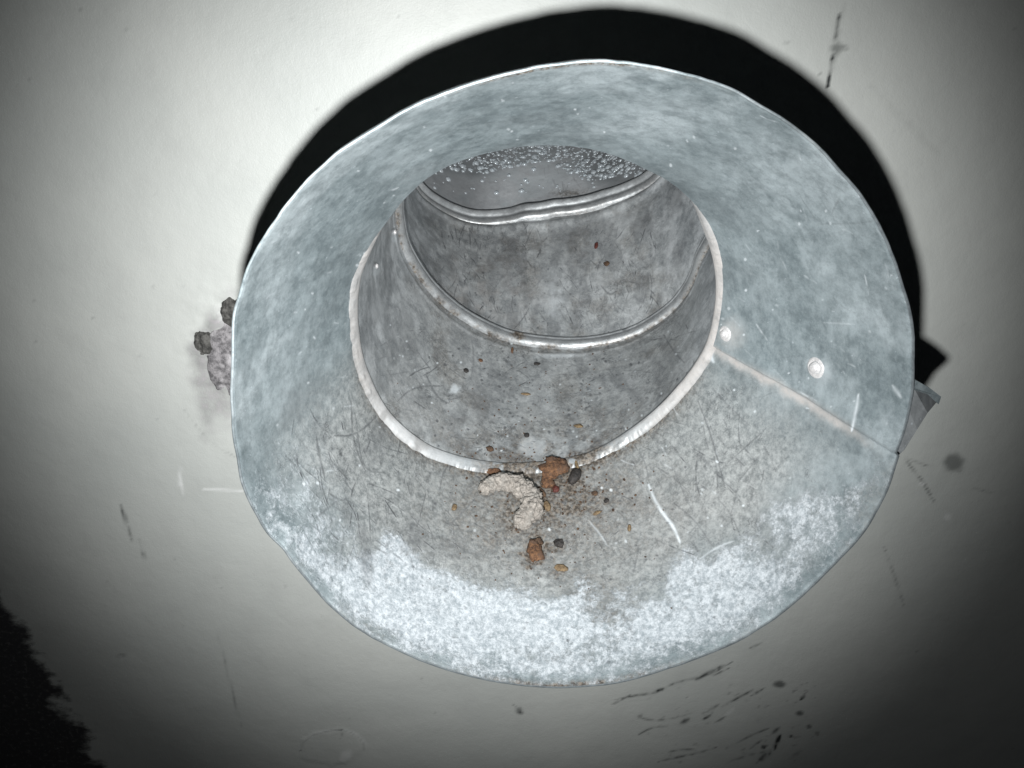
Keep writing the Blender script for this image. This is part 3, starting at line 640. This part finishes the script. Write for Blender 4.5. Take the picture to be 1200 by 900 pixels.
wall = link_mesh('wall', me, M_WALL); tag(wall, 'pale painted plaster wall with scuffs and a dark lower left corner', kind='structure')

# ------------------------------------------------------------------ loose bits
def lump_mesh(name, dims, seed, sub=3, amp=.35, sc=2.0, fine=1.0):
    bm = bmesh.new(); bmesh.ops.create_icosphere(bm, subdivisions=sub, radius=1.0)
    co = np.array([v.co[:] for v in bm.verts]); r = 1 + (fbm(co, sc, 4, seed) - .5) * 2 * amp + (fbm(co, sc * 3.1, 3, seed + 2) - .5) * amp * fine
    co = co * r[:, None] * np.asarray(dims)
    for v, c in zip(bm.verts, co): v.co = c
    for f_ in bm.faces: f_.smooth = True
    me = bpy.data.meshes.new(name); bm.to_mesh(me); bm.free(); return me
def set_on(o, G, f, i, spin, lift, tilt=0.0):
    n = grid_normal(G, i, f[i]); nw = Vector(M3 @ n)
    right = Vector(M3 @ np.array([1, 0, 0])); right = (right - nw * right.dot(nw)).normalized(); up = nw.cross(right)
    m = Matrix((right, up, nw)).transposed()
    o.matrix_world = Matrix.Translation(Vector(W(f[i])) + nw * lift) @ m.to_4x4() @ Matrix.Rotation(math.radians(spin), 4, 'Z') @ Matrix.Rotation(math.radians(tilt), 4, 'X')
def bit(name, label, cat, surf, px_, dims, mat, spin=0, seed=1., sub=3, amp=.35, lift=.5, group=None, tilt=0, flat=False):
    G, qq, f = surf; dims = np.array(dims) / 310 * R
    me = lump_mesh(name, dims * 1.05, seed, sub, amp * 1.15)
    if flat:
        for p_ in me.polygons: p_.use_smooth = False
    o = link_mesh(name, me, mat); i = pick_low(qq, f, G, *px_); set_on(o, G, f, i, spin, dims[2] * lift, tilt)
    return tag(o, label, cat, group)
HS = (PH, Q, Pf); S1 = (G1, q1, f1); S2 = (G2, q2, f2)
# C-shaped dried mud lump: a bent tapering tube of crumbly matter
def mud():
    path = [((561, 580), 9), ((571, 573), 10), ((588, 569), 11.5), ((606, 573), 13), ((620, 585), 14), ((624, 601), 14), ((612, 614), 12), ((601, 612), 9)]
    pts = []; rad_ = []
    for (xy, r_) in path:
        i = pick_low(Q, Pf, PH, *xy); n = grid_normal(PH, i, Pf[i]); rr = r_ / 322; pts.append(Pf[i] + n * rr * .85); rad_.append(rr)
    pts = np.array(pts); s = np.linspace(0, len(pts) - 1, 140); ii = np.arange(len(pts))
    c = np.stack([np.interp(s, ii, pts[:, k]) for k in range(3)], -1); rd = np.interp(s, ii, rad_)
    for _ in range(6): c[1:-1] = (c[:-2] + 2 * c[1:-1] + c[2:]) / 4
    rd = rd * np.sqrt(np.clip(1 - np.clip((8 - np.minimum(np.arange(140), 139 - np.arange(140))) / 8.4, 0, 1) ** 2, .02, 1))
    tg = np.gradient(c, axis=0); seg = 80; V = []
    for k in range(140):
        tn = unit(tg[k]); a = unit(np.cross(tn, N_THR)); b = np.cross(tn, a)
        an = np.arange(seg) / seg * 2 * np.pi
        V.append(c[k] + rd[k] * (np.cos(an)[:, None] * a + np.sin(an)[:, None] * b))
    V = np.array(V); cc = c[:, None]; dv = V - cc
    nz = (fbm(V, 22, 4) - .5) * .6 + (fbm(V, 75, 3) - .5) * .8
    V = cc + dv * (1 + nz[..., None]); V = V.reshape(-1, 3)
    V = np.concatenate([V, c[:1], c[-1:]]); Fq = grid_faces(seg, 140)
    me = mesh_np('mud_lump', W(V), Fq); o = link_mesh('mud_lump', me, M_CLAY)
    return tag(o, 'crumbly pinkish grey C-shaped lump of dried mud lying on the hood below its mouth', 'dirt lump')
mud()
bit('rust_flake', 'largest orange rusty chunk straddling the bright collar edge', 'rust flake', HS, (648, 544), (17, 14, 7), M_RUST, 20, 3.1, 4, .45, .9)
bit('rust_flake', 'reddish brown crumb on the collar edge left of the orange chunk', 'rust flake', HS, (580, 548), (9, 5, 4), M_RUST, 10, 5.1, 3, .5, .6)
bit('rust_flake', 'orange and dark brown rust crumb between the orange chunk and the mud lump', 'rust flake', HS, (641, 566), (8, 10, 5), M_RUST, 30, 6.7, 3, .5, .6)
bit('rust_flake', 'knobbly brown crumb with orange face lowest left of the black chip', 'rust flake', HS, (627, 648), (9, 14, 7), M_RUST, 10, 8.3, 3, .45, .6)
bit('brown_chip', 'small dark brown knob touching the top of the knobbly rust crumb', 'dirt crumb', HS, (630, 637), (6, 5, 5), M_BROWN, 0, 9.1, 3, .4, .7)
bit('black_chip', 'black triangular chip with a pale corner right of the knobbly rust crumb', 'dirt chip', HS, (655, 637), (7.5, 6, 3.5), M_BLACK, -25, 2.2, 1, .35, .6, flat=True)
bit('seed_husk', 'flat tan oval husk lowest of the crumbs below the black chip', 'husk', HS, (657, 666), (8, 5, 2), M_TAN, -10, 2.9, 2, .2, .5)
bit('dropping', 'dark oval pellet leaning up right of the orange chunk', 'pellet', HS, (674, 561), (7, 12, 6), M_BLACK, -28, 4.4, 3, .22, .8)
bit('twig_piece', 'thin brown twig bit standing over the collar edge above the dark pellet', 'twig', HS, (676, 546), (2.4, 9, 2.4), M_STRAW, 8, 4.9, 2, .3, .9)
bit('seed_husk', 'elongated tan brown grain against the right side of the mud lump', 'husk', HS, (641, 594), (4.2, 8, 3.5), M_TAN, 12, 6.1, 2, .25, .7)
bit('rust_flake', 'narrow brown splinter between the mud lump and the rust crumb', 'rust flake', HS, (634, 578), (3.6, 9, 3.5), M_BROWN, 30, 6.3, 2, .3, .7)
bit('brown_chip', 'dark red crumb just left of the foot of the dark pellet', 'dirt crumb', HS, (652, 574), (5, 5, 3), M_RED, 0, 7.3, 2, .4, .6)
bit('seed_husk', 'tiny tan husk alone on the hood left of the mud lump', 'husk', HS, (532, 595), (3.2, 5, 2), M_TAN, -15, 7.9, 2, .3, .6)
bit('seed_husk', 'tiny tan husk alone on the hood far right of the black chip', 'husk', HS, (738, 619), (2.4, 4.6, 1.6), M_TAN, -10, 3.9, 2, .3, .6)
bit('seed_husk', 'small pale husk on the hood right of the mud lump below the pellet', 'husk', HS, (700, 601), (5, 2.6, 1.6), M_TAN, 20, 3.3, 2, .3, .6)
bit('brown_chip', 'small dark crumb on the hood farthest right of the dark pellet', 'dirt crumb', HS, (711, 587), (3.8, 3, 2), M_BLACK, 30, 1.3, 2, .4, .6)
bit('brown_chip', 'small brown crumb on the hood just right of the dark pellet', 'dirt crumb', HS, (697, 579), (4.2, 3, 2), M_BROWN, -20, 1.8, 2, .4, .6)
bit('rust_flake', 'long upright red brown flake stuck to the deeper pipe wall', 'rust flake', S2, (699, 288), (3.2, 7, 2), M_RED, -8, 5.5, 2, .3, .6)
bit('rust_flake', 'round dark brown flake stuck to the deeper pipe wall', 'rust flake', S2, (711, 309), (4.6, 4.6, 2), M_BROWN, 0, 5.8, 2, .3, .6)
bit('rust_flake', 'thin upright rust sliver on the near pipe wall below the joint bead', 'rust flake', S1, (600, 411), (2, 6, 1.6), M_RUST, 0, 4.1, 2, .3, .6)
bit('brown_chip', 'wedge shaped black crumb right of the rust sliver below the joint bead', 'dirt crumb', S1, (629, 427), (5, 2.6, 2), M_BLACK, 0, 4.3, 2, .3, .6)
bit('brown_chip', 'dark round crumb on the near pipe wall left of centre', 'dirt crumb', S1, (546, 435), (4, 3.6, 2.4), M_BLACK, 0, 4.6, 2, .3, .6)
bit('brown_chip', 'flat brown and straw crumb pair midway down the near pipe wall', 'dirt crumb', S1, (616, 462), (7, 2.2, 1.6), M_TAN, 0, 4.8, 2, .4, .6)
bit('rust_flake', 'tiny rusty crumb on the near pipe wall left of the rust sliver', 'rust flake', S1, (563, 423), (3.4, 3, 1.5), M_RUST, 0, 4.95, 2, .3, .6)
bit('brown_chip', 'black crumb on the near pipe wall above the dull round stain', 'dirt crumb', S1, (617, 511), (3.6, 4, 2.5), M_BLACK, 0, 5.6, 2, .3, .6)
bit('brown_chip', 'brown crumb in the pipe just above the reddish crumb on the collar', 'dirt crumb', S1, (574, 527), (5, 4, 3), M_BROWN, 0, 5.9, 2, .3, .6)
bit('brown_chip', 'straw and brown crumb in the pipe high above the dark pellet', 'dirt crumb', S1, (678, 500), (6, 3.4, 2), M_STRAW, -15, 6.2, 2, .4, .6)

# loose grit that nobody could count
bm = bmesh.new()
def grit(surf, n, mx, my, sx, sy, lo, hi):
    G, qq, f = surf
    for _ in range(n):
        px_, py_ = r2.normal(mx, sx), r2.normal(my, sy)
        i = pick_low(qq, f, G, px_, py_)
        if abs(qq[i, 0] - px_) + abs(qq[i, 1] - py_) > 6: continue
        s_ = r2.uniform(lo, hi) / 310 * R; m = Matrix.Translation(Vector(W(f[i]))) @ Matrix.Rotation(r2.uniform(0, 6), 4, Vector(r2.normal(size=3)).normalized()) @ Matrix.Diagonal((s_, s_ * r2.uniform(.5, 1), s_ * r2.uniform(.4, .8), 1))
        bmesh.ops.create_icosphere(bm, subdivisions=1, radius=1.0, matrix=m)
grit(HS, 130, 645, 575, 50, 22, .8, 2.6); grit(HS, 50, 640, 640, 60, 30, .6, 1.8); grit(S1, 110, 640, 480, 70, 38, .7, 1.9); grit(S1, 60, 600, 535, 70, 6, 1., 2.4)
me = bpy.data.meshes.new('grit'); bm.to_mesh(me); bm.free()
tag(link_mesh('grit', me, M_BROWN), 'fine brown and black grit scattered over the mouth of the duct', 'grit', kind='stuff')

# condensation on the elbow's far wall
k = NT('water'); k.out((.8, .86, .9), .12, .1, None, 1.0); k.b.inputs['Transmission Weight'].default_value = .5; k.b.inputs['IOR'].default_value = 1.33
M_WATER = k.m
bm = bmesh.new(); cnt = 0
sel = np.nonzero((q3[:, 1] > 165) & (q3[:, 1] < 226) & (q3[:, 0] > 500) & (q3[:, 0] < 755) & (np.tile(np.sin(TH), 150) > .1))[0]
while cnt < 1300 and len(sel):
    i = int(r2.choice(sel)); x_, y_ = q3[i]
    lim = np.interp(x_, [500, 560, 600, 640, 690, 740], [192, 204, 196, 188, 212, 206])
    if y_ > lim and r2.random() > .04: cnt += .2; continue
    n = Vector(M3 @ grid_normal(G3, i, f3[i])); s_ = min(4.0, .8 + r2.exponential(1.0)) / 225 * R
    m = Matrix.Translation(Vector(W(f3[i])) - n * s_ * .1) @ n.to_track_quat('Z', 'Y').to_matrix().to_4x4() @ Matrix.Diagonal((s_, s_, s_ * .7, 1))
    bmesh.ops.create_icosphere(bm, subdivisions=2, radius=1.0, matrix=m); cnt += 1
for f_ in bm.faces: f_.smooth = True
me = bpy.data.meshes.new('water_droplets'); bm.to_mesh(me); bm.free()
tag(link_mesh('water_droplets', me, M_WATER), 'glistening condensation beads on the far wall of the elbow', 'water droplets', kind='stuff')

# crumbly mortar beside the hood; the dark lumps stand in for its shadows
def wall_lump(name, label, px_, dims, seed, mat, out):
    me = lump_mesh(name, np.array(dims) / 290 * R, seed, 5, .30, 2.2, 0.25); o = link_mesh(name, me, mat)
    p = on_plane(*px_, cw - N_RIM * out, N_RIM); o.location = W(p); return tag(o, label, 'mortar', 'mortar crumbs and lumps standing in for their shadows on the wall beside the hood')
wall_lump('mortar_and_shade', 'largest lilac grey mortar crust on the wall touching the left of the hood', (270, 422), (30, 13, 58), 1.7, M_LUMP, -.018)
wall_lump('mortar_and_shade', 'upper dark lump standing in for mortar shadow on the wall left of the hood', (276, 366), (15, 13, 19), 3.7, M_LUMP_SHADE, -.012)
wall_lump('mortar_and_shade', 'outer left dark lump standing in for mortar shadow beside the larger crust', (242, 400), (13, 12, 18), 6.9, M_LUMP_SHADE, -.014)
